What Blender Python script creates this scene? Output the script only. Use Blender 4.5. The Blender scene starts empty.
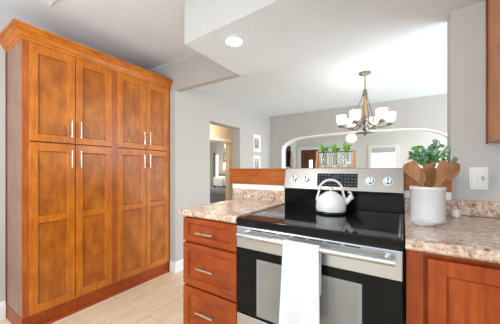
import bpy, bmesh, math, random
from mathutils import Vector, Matrix
random.seed(7)
S = bpy.context.scene
C = S.collection
PI = math.pi

# ------------------------------------------------------------------ camera
YAW = math.radians(32.692)
cam = bpy.data.cameras.new('camera'); camo = bpy.data.objects.new('camera', cam); C.objects.link(camo)
camo.location = (0, 0, 1.199); camo.rotation_euler = (PI/2, 0, YAW)
cam.sensor_width = 36; cam.lens = 239.348/500*36; cam.shift_y = (169.046-162)/500
cam.clip_start = 0.02; cam.clip_end = 100
S.camera = camo

# ------------------------------------------------------------------ world, lights, exposure
S.view_settings.view_transform = 'Standard'; S.view_settings.look = 'None'
S.view_settings.gamma = 1; S.view_settings.exposure = 0.18
w = bpy.data.worlds.new('world'); S.world = w; w.use_nodes = True
bg = w.node_tree.nodes['Background']; bg.inputs[0].default_value = (0.86, 0.93, 1.0, 1); bg.inputs[1].default_value = 1.6

def area(name, loc, rot, sx, sy, power, col=(1, 1, 1)):
    l = bpy.data.lights.new(name, 'AREA'); l.shape = 'RECTANGLE'; l.size = sx; l.size_y = sy
    l.energy = power; l.color = col
    o = bpy.data.objects.new(name, l); C.objects.link(o); o.location = loc; o.rotation_euler = rot
    return o
def point(name, loc, power, rad=0.05, col=(1, 0.9, 0.78)):
    l = bpy.data.lights.new(name, 'POINT'); l.energy = power; l.shadow_soft_size = rad; l.color = col
    o = bpy.data.objects.new(name, l); C.objects.link(o); o.location = loc
    return o
COOL = (0.86, 0.94, 1.0)
area('kitchen_back_fill', (-0.5, -2.72, 1.45), (PI/2+0.25, 0, 0), 2.3, 1.2, 44, COOL)       # added fill standing in for daylight, at an unseen opening behind the camera
area('kitchen_side_fill', (1.85, -0.9, 1.55), (PI/2, 0, PI/2), 1.5, 1.1, 14, COOL)  # added side fill for the kitchen, at an unseen opening
point('kitchen_ceiling_fill', (-1.25, -0.45, 1.65), 54, 0.15, (0.90, 0.96, 1.0))           # added bare fill lamp behind the camera to lift the ceiling, no fixture
area('dining_fill', (2.12, 3.05, 1.25), (PI/2+0.45, 0, PI/2), 1.7, 1.7, 70, COOL)  # added fill, tilted up to brighten the dining ceiling from out of view
area('bedroom_fill', (-6.2, 4.3, 1.5), (PI/2, 0, -PI/2), 1.6, 1.3, 38, (1, 1, 1))  # added fill to lift the dark bedroom, set before a solid wall
area('sunroom_fill', (1.5, 5.4, 1.4), (PI/2, 0, PI/2), 1.6, 1.3, 28, (1, 1, 1))  # added fill to keep the sunroom bright, out of view on the right

# ------------------------------------------------------------------ material helpers
def new_mat(name):
    m = bpy.data.materials.new(name); m.use_nodes = True
    nt = m.node_tree; b = nt.nodes['Principled BSDF']
    return m, nt, b
def mat(name, col, rough=0.5, metal=0.0, bump=0.0, bscale=200, var=0.03, coat=0.0, emit=None, es=0, trans=0.0, vscale=6):
    m, nt, b = new_mat(name)
    tc = nt.nodes.new('ShaderNodeTexCoord')
    n = nt.nodes.new('ShaderNodeTexNoise'); n.inputs['Scale'].default_value = vscale; n.inputs['Detail'].default_value = 4
    nt.links.new(tc.outputs['Object'], n.inputs['Vector'])
    r = nt.nodes.new('ShaderNodeValToRGB')
    r.color_ramp.elements[0].position = 0.3; r.color_ramp.elements[1].position = 0.7
    r.color_ramp.elements[0].color = (*[c*(1-var) for c in col], 1)
    r.color_ramp.elements[1].color = (*[min(1, c*(1+var)) for c in col], 1)
    nt.links.new(n.outputs['Fac'], r.inputs['Fac']); nt.links.new(r.outputs['Color'], b.inputs['Base Color'])
    b.inputs['Roughness'].default_value = rough; b.inputs['Metallic'].default_value = metal
    b.inputs['Coat Weight'].default_value = coat; b.inputs['Coat Roughness'].default_value = 0.15
    b.inputs['Transmission Weight'].default_value = trans
    if bump:
        n2 = nt.nodes.new('ShaderNodeTexNoise'); n2.inputs['Scale'].default_value = bscale; n2.inputs['Detail'].default_value = 3
        nt.links.new(tc.outputs['Object'], n2.inputs['Vector'])
        bp = nt.nodes.new('ShaderNodeBump'); bp.inputs['Strength'].default_value = bump; bp.inputs['Distance'].default_value = 0.004
        nt.links.new(n2.outputs['Fac'], bp.inputs['Height']); nt.links.new(bp.outputs['Normal'], b.inputs['Normal'])
    if emit:
        b.inputs['Emission Color'].default_value = (*emit, 1); b.inputs['Emission Strength'].default_value = es
    return m
def wood(name, c1, c2, c3, stretch, rough=0.35, coat=0.35, scale=9.0):
    m, nt, b = new_mat(name); L = nt.links
    tc = nt.nodes.new('ShaderNodeTexCoord'); mp = nt.nodes.new('ShaderNodeMapping')
    mp.inputs['Scale'].default_value = stretch
    L.new(tc.outputs['Object'], mp.inputs['Vector'])
    n = nt.nodes.new('ShaderNodeTexNoise'); n.inputs['Scale'].default_value = scale; n.inputs['Detail'].default_value = 8; n.inputs['Distortion'].default_value = 0.6
    L.new(mp.outputs['Vector'], n.inputs['Vector'])
    n2 = nt.nodes.new('ShaderNodeTexNoise'); n2.inputs['Scale'].default_value = 7; n2.inputs['Detail'].default_value = 3
    L.new(tc.outputs['Object'], n2.inputs['Vector'])
    mx = nt.nodes.new('ShaderNodeMath'); mx.operation = 'MULTIPLY_ADD'; mx.inputs[1].default_value = 0.55
    mx2 = nt.nodes.new('ShaderNodeMath'); mx2.operation = 'MULTIPLY'; mx2.inputs[1].default_value = 0.45
    L.new(n2.outputs['Fac'], mx2.inputs[0]); L.new(n.outputs['Fac'], mx.inputs[0]); L.new(mx2.outputs[0], mx.inputs[2])
    r = nt.nodes.new('ShaderNodeValToRGB'); e = r.color_ramp.elements
    e[0].position = 0.34; e[0].color = (*c1, 1); e[1].position = 0.66; e[1].color = (*c3, 1)
    k = e.new(0.5); k.color = (*c2, 1)
    L.new(mx.outputs[0], r.inputs['Fac']); L.new(r.outputs['Color'], b.inputs['Base Color'])
    b.inputs['Roughness'].default_value = rough; b.inputs['Coat Weight'].default_value = coat*0.5; b.inputs['Coat Roughness'].default_value = 0.35; b.inputs['Specular IOR Level'].default_value = 0.35
    bp = nt.nodes.new('ShaderNodeBump'); bp.inputs['Strength'].default_value = 0.05; bp.inputs['Distance'].default_value = 0.002
    L.new(n.outputs['Fac'], bp.inputs['Height']); L.new(bp.outputs['Normal'], b.inputs['Normal'])
    return m
def granite(name):
    m, nt, b = new_mat(name); L = nt.links
    tc = nt.nodes.new('ShaderNodeTexCoord')
    n = nt.nodes.new('ShaderNodeTexNoise'); n.inputs['Scale'].default_value = 44; n.inputs['Detail'].default_value = 9; n.inputs['Roughness'].default_value = 0.75
    L.new(tc.outputs['Object'], n.inputs['Vector'])
    r = nt.nodes.new('ShaderNodeValToRGB'); e = r.color_ramp.elements
    e[0].position = 0.28; e[0].color = (0.07, 0.045, 0.035, 1)
    e[1].position = 0.72; e[1].color = (0.88, 0.82, 0.74, 1)
    for p, c in ((0.36, (0.22, 0.135, 0.09)), (0.43, (0.44, 0.29, 0.20)), (0.51, (0.68, 0.53, 0.42)), (0.61, (0.78, 0.68, 0.59))):
        k = e.new(p); k.color = (*c, 1)
    L.new(n.outputs['Fac'], r.inputs['Fac'])
    v = nt.nodes.new('ShaderNodeTexVoronoi'); v.inputs['Scale'].default_value = 110
    L.new(tc.outputs['Object'], v.inputs['Vector'])
    r2 = nt.nodes.new('ShaderNodeValToRGB'); r2.color_ramp.elements[0].position = 0.18; r2.color_ramp.elements[1].position = 0.3
    L.new(v.outputs['Distance'], r2.inputs['Fac'])
    n3 = nt.nodes.new('ShaderNodeTexNoise'); n3.inputs['Scale'].default_value = 7; n3.inputs['Detail'].default_value = 5; n3.inputs['Distortion'].default_value = 1.2
    L.new(tc.outputs['Object'], n3.inputs['Vector'])
    r3 = nt.nodes.new('ShaderNodeValToRGB'); r3.color_ramp.elements[0].position = 0.38; r3.color_ramp.elements[0].color = (0.80, 0.70, 0.62, 1)
    r3.color_ramp.elements[1].position = 0.60; r3.color_ramp.elements[1].color = (1, 1, 1, 1); L.new(n3.outputs['Fac'], r3.inputs['Fac'])
    m3 = nt.nodes.new('ShaderNodeMixRGB'); m3.blend_type = 'MULTIPLY'; m3.inputs[0].default_value = 0.9
    L.new(r.outputs['Color'], m3.inputs[1]); L.new(r3.outputs['Color'], m3.inputs[2]); r = m3
    mx = nt.nodes.new('ShaderNodeMixRGB'); mx.blend_type = 'MULTIPLY'; mx.inputs[0].default_value = 0.35
    L.new(r.outputs['Color'], mx.inputs[1]); L.new(r2.outputs['Color'], mx.inputs[2])
    L.new(mx.outputs['Color'], b.inputs['Base Color'])
    b.inputs['Roughness'].default_value = 0.22; b.inputs['Coat Weight'].default_value = 0.3
    return m
def floor_mat():
    m, nt, b = new_mat('pale_oak_planks'); L = nt.links
    tc = nt.nodes.new('ShaderNodeTexCoord'); mp = nt.nodes.new('ShaderNodeMapping')
    mp.inputs['Rotation'].default_value = (0, 0, PI/2)
    L.new(tc.outputs['Object'], mp.inputs['Vector'])
    br = nt.nodes.new('ShaderNodeTexBrick'); br.inputs['Scale'].default_value = 1
    br.inputs['Brick Width'].default_value = 1.2; br.inputs['Row Height'].default_value = 0.16; br.inputs['Mortar Size'].default_value = 0.0015
    br.inputs['Color1'].default_value = (0.90, 0.74, 0.54, 1); br.inputs['Color2'].default_value = (0.85, 0.675, 0.475, 1); br.inputs['Mortar'].default_value = (0.42, 0.31, 0.21, 1)
    L.new(mp.outputs['Vector'], br.inputs['Vector'])
    mp2 = nt.nodes.new('ShaderNodeMapping'); mp2.inputs['Scale'].default_value = (14, 1.2, 1)
    L.new(tc.outputs['Object'], mp2.inputs['Vector'])
    n = nt.nodes.new('ShaderNodeTexNoise'); n.inputs['Scale'].default_value = 4; n.inputs['Detail'].default_value = 8; n.inputs['Distortion'].default_value = 0.4
    L.new(mp2.outputs['Vector'], n.inputs['Vector'])
    r = nt.nodes.new('ShaderNodeValToRGB'); r.color_ramp.elements[0].position = 0.3; r.color_ramp.elements[0].color = (0.78, 0.74, 0.68, 1)
    r.color_ramp.elements[1].position = 0.65; r.color_ramp.elements[1].color = (1, 1, 1, 1)
    L.new(n.outputs['Fac'], r.inputs['Fac'])
    mx = nt.nodes.new('ShaderNodeMixRGB'); mx.blend_type = 'MULTIPLY'; mx.inputs[0].default_value = 0.9
    L.new(br.outputs['Color'], mx.inputs[1]); L.new(r.outputs['Color'], mx.inputs[2])
    L.new(mx.outputs['Color'], b.inputs['Base Color']); b.inputs['Roughness'].default_value = 0.38
    return m
def glass(name, col=(1, 1, 1), rough=0.02):
    m, nt, b = new_mat(name)
    b.inputs['Base Color'].default_value = (*col, 1); b.inputs['Transmission Weight'].default_value = 1; b.inputs['Roughness'].default_value = rough; b.inputs['IOR'].default_value = 1.45
    return m

M = dict(
    wall=mat('greige_wall_paint', (0.52, 0.50, 0.475), 0.85, bump=0.12, bscale=160, var=0.01),
    taupe=mat('taupe_wall_paint', (0.46, 0.43, 0.40), 0.85, bump=0.12, bscale=160, var=0.01),
    cream=mat('cream_wall_paint', (0.48, 0.465, 0.44), 0.85, bump=0.1, bscale=160, var=0.01),
    white=mat('white_wall_paint', (0.70, 0.72, 0.71), 0.8, bump=0.1, bscale=160, var=0.01),
    ceil=mat('textured_white_ceiling', (0.74, 0.80, 0.865), 0.9, bump=0.45, bscale=55, var=0.015),
    trim=mat('white_trim_paint', (0.85, 0.85, 0.84), 0.4, var=0.01),
    woodV=wood('cherry_stained_wood_upright', (0.37, 0.090, 0.004), (0.50, 0.140, 0.006), (0.62, 0.205, 0.014), (6, 6, 0.7), 0.35, 0.9),
    ledge=wood('ledge_wood', (0.26, 0.055, 0.004), (0.36, 0.085, 0.006), (0.46, 0.125, 0.011), (0.7, 6, 6), 0.38, 0.15),
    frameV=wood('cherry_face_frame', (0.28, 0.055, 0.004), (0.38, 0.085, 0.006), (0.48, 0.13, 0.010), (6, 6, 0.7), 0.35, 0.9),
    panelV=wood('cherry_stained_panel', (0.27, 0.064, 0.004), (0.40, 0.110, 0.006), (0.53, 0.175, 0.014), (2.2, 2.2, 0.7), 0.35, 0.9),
    woodY=wood('cherry_stained_wood_level', (0.37, 0.090, 0.004), (0.50, 0.140, 0.006), (0.62, 0.205, 0.014), (0.7, 0.7, 7)),
    redX=wood('red_cherry_wood_level', (0.20, 0.026, 0.002), (0.29, 0.046, 0.003), (0.38, 0.072, 0.006), (0.7, 6, 6), 0.38, 0.15),
    redV=wood('red_cherry_wood_upright', (0.20, 0.026, 0.002), (0.29, 0.046, 0.003), (0.38, 0.072, 0.006), (6, 6, 0.7), 0.38, 0.15),
    darkwood=wood('dark_cherry_wood', (0.13, 0.03, 0.01), (0.18, 0.045, 0.013), (0.24, 0.06, 0.018), (0.7, 0.7, 6)),
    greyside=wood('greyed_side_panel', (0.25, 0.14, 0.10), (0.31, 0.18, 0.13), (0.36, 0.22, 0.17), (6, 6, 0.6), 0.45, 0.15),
    granite=granite('speckled_granite'),
    panelsteel=mat('warm_brushed_steel', (0.27, 0.238, 0.212), 0.36, 1.0, var=0.06, vscale=3),
    steel=mat('brushed_steel', (0.54, 0.565, 0.585), 0.30, 1.0, var=0.04, vscale=3),
    nickel=mat('satin_nickel', (0.80, 0.79, 0.76), 0.25, 1.0), pull=mat('bar_pull_metal', (0.60, 0.54, 0.46), 0.3, 1.0), fixture=mat('aged_nickel', (0.27, 0.245, 0.215), 0.3, 1.0),
    black=mat('black_enamel', (0.010, 0.010, 0.011), 0.3),
    blackpanel=mat('black_panel', (0.005, 0.005, 0.006), 0.15), ovenglass=mat('black_oven_glass', (0.006, 0.006, 0.006), 0.08),
    blackglass=mat('black_glass', (0.006, 0.006, 0.007), 0.06),
    ovenwin=mat('oven_window_painted_reflection', (0.22, 0.215, 0.20), 0.08, var=0.08),  # lighter grey is the room's reflection painted into the dark glass
    ovenframe=mat('oven_window_border', (0.24, 0.24, 0.235), 0.15),
    enamel=mat('white_enamel', (0.76, 0.75, 0.735), 0.18, coat=0.4, var=0.01),
    ceramic=mat('white_ceramic', (0.68, 0.66, 0.65), 0.22, coat=0.4, var=0.015),
    towel=mat('white_cotton', (0.69, 0.69, 0.70), 0.95, bump=0.5, bscale=420, var=0.02),
    plastic=mat('white_plastic', (0.74, 0.735, 0.72), 0.35, var=0.005),
    greyprint=mat('grey_printing', (0.42, 0.42, 0.44), 0.5), ring=mat('burner_print', (0.05, 0.05, 0.052), 0.2),
    darkslot=mat('dark_slot', (0.03, 0.03, 0.03), 0.6),
    utensil=wood('oiled_utensil_wood', (0.24, 0.10, 0.04), (0.37, 0.17, 0.07), (0.50, 0.26, 0.12), (9, 9, 1.5), 0.5, 0.1, 6),
    crate=wood('light_pine', (0.42, 0.20, 0.08), (0.55, 0.29, 0.13), (0.64, 0.37, 0.18), (1, 6, 6), 0.6, 0.0),
    wicker=mat('wicker', (0.40, 0.22, 0.10), 0.8, bump=0.8, bscale=120, var=0.3, vscale=90),
    leaf=mat('bright_green_leaf', (0.16, 0.42, 0.045), 0.5, var=0.35, vscale=40),
    leaf2=mat('dark_green_leaf', (0.10, 0.34, 0.06), 0.45, var=0.6, vscale=30),
    leaf3=mat('pale_sage_leaf', (0.30, 0.45, 0.33), 0.5, var=0.3, vscale=30),
    stem=mat('plant_stem', (0.15, 0.20, 0.06), 0.6),
    green=mat('green_silicone', (0.16, 0.24, 0.16), 0.5),
    clear=glass('clear_glass', (0.97, 0.99, 0.99)),
    shade=mat('frosted_white_glass', (0.92, 0.90, 0.84), 0.4, emit=(1, 0.92, 0.80), es=0.8),
    brown=mat('dark_brown_door', (0.10, 0.035, 0.015), 0.45, var=0.4, vscale=8),
    floor=floor_mat(),
    lamp=mat('lit_diffuser', (1, 1, 1), 0.5, emit=(1, 0.98, 0.94), es=9),
    glow=mat('lit_lamp_shade', (1, 0.85, 0.62), 0.6, emit=(1, 0.76, 0.46), es=2.2),
    frost=mat('frosted_window_pane', (0.55, 0.72, 0.72), 0.3, emit=(0.80, 0.95, 0.95), es=0.55),
    shadecloth=mat('grey_roller_blind', (0.50, 0.54, 0.54), 0.8),
    bedgrey=mat('grey_blanket', (0.20, 0.21, 0.23), 0.95, bump=0.5, bscale=90, var=0.15, vscale=18),
    sheet=mat('white_bed_linen', (0.75, 0.75, 0.74), 0.9, var=0.04),
    rug=mat('dark_rug', (0.09, 0.075, 0.07), 0.95, var=0.3, vscale=30),
    picA=mat('sepia_print', (0.45, 0.40, 0.33), 0.6, var=0.7, vscale=14),
    picB=mat('teal_print', (0.42, 0.47, 0.45), 0.6, var=0.6, vscale=16),
    mat_=mat('white_mat_board', (0.82, 0.82, 0.80), 0.7, var=0.01),
    dark=mat('dark_framed_panel', (0.05, 0.045, 0.045), 0.35),
    hallwall=mat('warm_hall_wall', (0.74, 0.63, 0.49), 0.85, var=0.02),
)
for k_ in ('blackpanel', 'black', 'blackglass'): M[k_].node_tree.nodes['Principled BSDF'].inputs['Specular IOR Level'].default_value = 0.3
for k_ in ('blackpanel', 'ovenglass'): M[k_].node_tree.nodes['Principled BSDF'].inputs['Specular IOR Level'].default_value = 0.14
M['pale'] = mat('pink_clay', (0.55, 0.38, 0.32), 0.6)

# ------------------------------------------------------------------ mesh helpers
def bx(bm, x0, x1, y0, y1, z0, z1, bev=0.0, seg=2):
    r = bmesh.ops.create_cube(bm, size=1)
    vs = r['verts']
    for v in vs:
        v.co = Vector((x0+(v.co.x+0.5)*(x1-x0), y0+(v.co.y+0.5)*(y1-y0), z0+(v.co.z+0.5)*(z1-z0)))
    if bev > 0:
        es = list({e for v in vs for e in v.link_edges})
        bmesh.ops.bevel(bm, geom=es, offset=bev, segments=seg, affect='EDGES', profile=0.5)
    return bm
def box(*a, **k): return bx(bmesh.new(), *a, **k)
def lathe(bm, cx, cy, prof, seg=40, cap0=True, cap1=True, sx=1, sy=1):
    rings = []
    for r, z in prof:
        rings.append([bm.verts.new((cx+sx*r*math.cos(2*PI*i/seg), cy+sy*r*math.sin(2*PI*i/seg), z)) for i in range(seg)])
    for a, b in zip(rings, rings[1:]):
        for i in range(seg):
            bm.faces.new((a[i], a[(i+1) % seg], b[(i+1) % seg], b[i]))
    if cap0: bm.faces.new(list(reversed(rings[0])))
    if cap1: bm.faces.new(rings[-1])
    return bm
def tube(bm, pts, rad, seg=12, caps=True, flat=1.0, up=None):
    pts = [Vector(p) for p in pts]; n = len(pts)
    rads = rad if isinstance(rad, (list, tuple)) else [rad]*n
    rings = []; prev = Vector(up) if up else None
    for i, p in enumerate(pts):
        t = (pts[min(i+1, n-1)]-pts[max(i-1, 0)]).normalized()
        if prev is None: prev = Vector((0, 0, 1)) if abs(t.z) < 0.9 else Vector((1, 0, 0))
        u = (prev - t*prev.dot(t))
        if u.length < 1e-6: u = t.orthogonal()
        u.normalize(); prev = u; v = t.cross(u)
        rings.append([bm.verts.new(p + (u*math.cos(2*PI*k/seg)*flat + v*math.sin(2*PI*k/seg))*rads[i]) for k in range(seg)])
    for a, b in zip(rings, rings[1:]):
        for k in range(seg): bm.faces.new((a[k], a[(k+1) % seg], b[(k+1) % seg], b[k]))
    if caps:
        bm.faces.new(list(reversed(rings[0]))); bm.faces.new(rings[-1])
    return bm
def disc_y(bm, cx, y0, y1, cz, r0, r1, seg=28):
    """a turned solid on an axis along Y"""
    a = [bm.verts.new((cx+r0*math.cos(2*PI*i/seg), y0, cz+r0*math.sin(2*PI*i/seg))) for i in range(seg)]
    b = [bm.verts.new((cx+r1*math.cos(2*PI*i/seg), y1, cz+r1*math.sin(2*PI*i/seg))) for i in range(seg)]
    for i in range(seg): bm.faces.new((a[i], a[(i+1) % seg], b[(i+1) % seg], b[i]))
    bm.faces.new(a); bm.faces.new(list(reversed(b)))
    return bm
def prism(bm, poly, axis, a0, a1):
    """extrude a 2D polygon; axis 'x': poly=(y,z); 'y': (x,z); 'z': (x,y)"""
    def P(p, a):
        return {'x': (a, p[0], p[1]), 'y': (p[0], a, p[1]), 'z': (p[0], p[1], a)}[axis]
    A = [bm.verts.new(P(p, a0)) for p in poly]; B = [bm.verts.new(P(p, a1)) for p in poly]
    n = len(poly)
    for i in range(n): bm.faces.new((A[i], A[(i+1) % n], B[(i+1) % n], B[i]))
    bm.faces.new(list(reversed(A))); bm.faces.new(B)
    return bm
OFF = {}
def obj(name, bm, m, parent=None, smooth=False):
    bmesh.ops.recalc_face_normals(bm, faces=bm.faces[:])
    me = bpy.data.meshes.new(name)
    off = OFF.get(parent.name, Vector((0, 0, 0))) if parent else Vector((0, 0, 0))
    if parent: bm.transform(Matrix.Translation(-off))
    bm.to_mesh(me); bm.free()
    me.materials.append(M[m] if isinstance(m, str) else m)
    o = bpy.data.objects.new(name, me); C.objects.link(o)
    if parent: o.parent = parent
    OFF[o.name] = off
    if smooth:
        for p in me.polygons: p.use_smooth = True
        try: me.set_sharp_from_angle(angle=math.radians(38))
        except Exception: pass
    return o
def solo(name, bm, m, base, label, cat, group=None, smooth=False):
    """a one-mesh thing, with its origin at its base"""
    base = Vector(base); bm.transform(Matrix.Translation(-base))
    o = obj(name, bm, m, None, smooth); o.location = base; OFF[o.name] = base
    o['label'] = label; o['category'] = cat
    if group: o['group'] = group
    return o
def thing(name, loc, label, cat, group=None):
    o = bpy.data.objects.new(name, None); C.objects.link(o); o.location = loc; o.empty_display_size = 0.05
    o['label'] = label; o['category'] = cat
    if group: o['group'] = group
    OFF[o.name] = Vector(loc)
    return o
def struct(name, bm, m, parent=None):
    o = obj(name, bm, m, parent)
    if not parent: o['kind'] = 'structure'
    return o

# ------------------------------------------------------------------ THE SETTING
XL = -2.224; YH = 1.866; YHB = 1.935; ZS = 2.111; ZC = 2.45; ZD = 2.232; YW = 1.782; YWB = 1.907; XJ = 0.227; YF = 4.198
XA = -2.71      # kitchen left wall face
struct('floor', box(-6.5, 3.0, -3.2, 9.0, -0.1, 0), 'floor')
struct('ceiling', box(XA-0.12, 2.1, -2.9, YH, ZC, ZC+0.1), 'ceil')
# soffit over the cooking run: slightly skewed front
sf = struct('ceiling_soffit', prism(bmesh.new(), [(-1.346, 1.212), (1.98, 1.04), (1.98, YWB), (-1.346, YWB)], 'z', ZS, ZC-0.001), 'cream')
sf.data.materials.append(M['ceil'])          # the underside is painted like the ceiling
for p in sf.data.polygons:
    if p.normal.z < -0.5: p.material_index = 1
struct('ceiling_header', box(XA, -1.347, YH, YHB, ZS, ZC-0.001), 'taupe')
struct('wall_stub', box(XA, XL, YH, YHB, 0, ZS-0.0005), 'wall')
struct('wall_kitchen_left', box(XA-0.12, XA, -2.9, 2.05, 0, ZC), 'wall')
struct('wall_right', box(XJ, 1.98, YW, YWB, 0, ZS-0.001), 'wall')
# wall behind the camera, with its window opening, and the side wall
b = bmesh.new(); bx(b, XA, 1.98, -2.9, -2.78, 0, 0.8); bx(b, XA, 1.98, -2.9, -2.78, 2.1, ZC)
bx(b, XA, -1.7, -2.9, -2.78, 0.8, 2.1); bx(b, 0.7, 1.98, -2.9, -2.78, 0.8, 2.1); struct('wall_kitchen_back', b, 'wall')
b = bmesh.new(); bx(b, 1.98, 2.1, -2.9, YWB, 0, 0.95); bx(b, 1.98, 2.1, -2.9, YWB, 2.15, ZC)
bx(b, 1.98, 2.1, -2.9, -1.7, 0.95, 2.15); bx(b, 1.98, 2.1, -0.1, YWB, 0.95, 2.15); struct('wall_kitchen_side', b, 'wall')
# half wall behind the stove
struct('wall_half', box(-1.295, XJ-0.001, 1.757, 1.885, 0, 1.068), 'wall')
struct('trim_1', box(-1.300, XJ-0.002, 1.737, 1.7565, 1.026, 1.068), 'trim')
# dining room
struct('ceiling_dining', box(XL-0.16, 2.3, YHB, YF+0.15, ZD, ZD+0.1), 'ceil')
b = bmesh.new(); bx(b, XL-0.16, XL, YHB+0.0005, 2.454, 0, ZD); bx(b, XL-0.16, XL, 3.166, YF, 0, ZD); bx(b, XL-0.16, XL, 2.454, 3.166, 1.858, ZD)
struct('wall_left', b, 'wall')
b = bmesh.new(); bx(b, 2.18, 2.3, 1.91, YF, 0, 0.3); bx(b, 2.18, 2.3, 1.91, 2.1, 0.3, ZD); bx(b, 2.18, 2.3, 4.0, YF, 0.3, ZD); bx(b, 2.18, 2.3, 2.1, 4.0, 2.15, ZD)
struct('wall_dining_right', b, 'wall')
arch = [(-1.975, 0.0), (-1.975, 1.59), (-1.94, 1.655), (-1.88, 1.705), (-1.80, 1.742), (-1.70, 1.768), (-1.60, 1.786), (-1.35, 1.802), (-0.819, 1.815), (-0.307, 1.812),
        (0.05, 1.798), (0.197, 1.785), (0.30, 1.765), (0.40, 1.730), (0.498, 1.677), (0.57, 1.60), (0.60, 1.52), (0.60, 0.0)]
def arch_wall(y0, y1):
    bm = bmesh.new()
    out = [(XL-0.16, 0), (XL-0.16, ZD)] + [(x, ZD) for x, z in arch[2:-2]] + [(2.3, ZD), (2.3, 0)]
    ins = [arch[0], arch[1]] + arch[2:-2] + [arch[-2], arch[-1]]
    vv = {}
    for nm, L in (('o', out), ('i', ins)):
        for k, (x, z) in enumerate(L):
            for s, y in ((0, y0), (1, y1)): vv[nm, k, s] = bm.verts.new((x, y, z))
    n = len(out)
    for k in range(n-1):
        bm.faces.new((vv['o', k, 0], vv['o', k+1, 0], vv['i', k+1, 0], vv['i', k, 0]))
        bm.faces.new((vv['o', k, 1], vv['i', k, 1], vv['i', k+1, 1], vv['o', k+1, 1]))
        bm.faces.new((vv['o', k, 0], vv['o', k, 1], vv['o', k+1, 1], vv['o', k+1, 0]))
        bm.faces.new((vv['i', k, 0], vv['i', k+1, 0], vv['i', k+1, 1], vv['i', k, 1]))
    return bm
struct('wall_dining_back', arch_wall(YF, YF+0.13), 'taupe')
# white lining of the arch
bm = bmesh.new(); pr = []
for k, (x, z) in enumerate(arch):
    cx, cz = -0.69, 0.9
    d = Vector((cx-x, 0 if z < 1.55 else min(0, cz-z)))
    if z < 1.55: d = Vector((1 if x < cx else -1, 0))
    d.normalize(); pr.append((x+d.x*0.024, z+d.y*0.024))
for k in range(len(arch)-1):
    a, b2, c2, d2 = arch[k], arch[k+1], pr[k+1], pr[k]
    V = [[bm.verts.new((p[0], y, p[1])) for p in (a, b2, c2, d2)] for y in (YF-0.008, YF+0.14)]
    bm.faces.new(V[0]); bm.faces.new(V[1][::-1])
    bm.faces.new((V[0][0], V[0][1], V[1][1], V[1][0])); bm.faces.new((V[0][3], V[1][3], V[1][2], V[0][2]))
bmesh.ops.remove_doubles(bm, verts=bm.verts[:], dist=0.0002)
struct('trim_2', bm, 'trim')
# sunroom beyond the arch
SY = 6.3
struct('ceiling_sunroom', box(-3.0, 1.9, YF+0.151, SY+0.12, 2.35, 2.45), 'white')
struct('wall_sunroom_left', box(-2.64, -2.52, YF+0.151, SY, 0, 2.35), 'white')
b = bmesh.new(); bx(b, 1.7, 1.82, YF+0.151, SY, 0, 0.6); bx(b, 1.7, 1.82, YF+0.151, 4.6, 0.6, 2.35); bx(b, 1.7, 1.82, 6.1, SY, 0.6, 2.35); bx(b, 1.7, 1.82, 4.6, 6.1, 2.1, 2.35)
struct('wall_sunroom_right', b, 'white')
struct('wall_sunroom_back', box(-2.64, 1.82, SY, SY+0.12, 0, 2.35), 'white')
# baseboards
def bb_prof(d, h): return [(0, 0), (d, 0), (d, h*0.72), (d*0.6, h*0.86), (d*0.45, h), (0, h)]
struct('baseboard_stub', prism(bmesh.new(), [(YH-a, z) for a, z in bb_prof(0.016, 0.125)], 'x', -2.304, XL+0.016), 'trim')
struct('baseboard_left', prism(bmesh.new(), [(XL+a, z) for a, z in bb_prof(0.016, 0.125)], 'y', YH-0.0, 2.454), 'trim')
struct('baseboard_dining_left', prism(bmesh.new(), [(XL+a, z) for a, z in bb_prof(0.016, 0.125)], 'y', 3.17, YF-0.009), 'trim')
struct('baseboard_kitchen_left', prism(bmesh.new(), [(XA+a, z) for a, z in bb_prof(0.016, 0.14)], 'y', -2.7, 0.56), 'trim')
# hallway and bedroom behind the doorway
HX = -3.35
b = bmesh.new(); bx(b, HX-0.1, HX, 2.2, 3.66, 0, 2.35); bx(b, HX-0.1, HX, 4.33, 6.4, 0, 2.35); bx(b, HX-0.1, HX, 3.66, 4.33, 1.80, 2.35)
struct('wall_hall', b, 'hallwall')
struct('wall_hall_end', box(HX, XL-0.161, 4.75, 4.87, 0, 2.35), 'hallwall')
struct('wall_hall_front', box(HX, XA-0.0, 2.06, 2.16, 0, 2.35), 'hallwall')
struct('ceiling_hall', box(HX-0.1, XL-0.161, 2.06, 4.87, 2.2, 2.3), 'hallwall')
struct('wall_bedroom_back', box(-6.3, HX-0.1, 6.6, 6.7, 0, 2.5), 'wall')
struct('wall_bedroom_left', box(-6.4, -6.3, 1.8, 6.7, 0, 2.5), 'wall')
struct('wall_bedroom_front', box(-6.3, HX-0.101, 1.8, 1.9, 0, 2.5), 'wall')
struct('ceiling_bedroom', box(-6.3, HX-0.101, 1.9, 6.6, 2.4, 2.5), 'white')
struct('trim_3', prism(bmesh.new(), [(HX+0.001, 1.80), (HX+0.030, 1.80), (HX+0.030, 1.87), (HX+0.001, 1.88)], 'y', 3.6, 4.39), 'trim')

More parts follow.
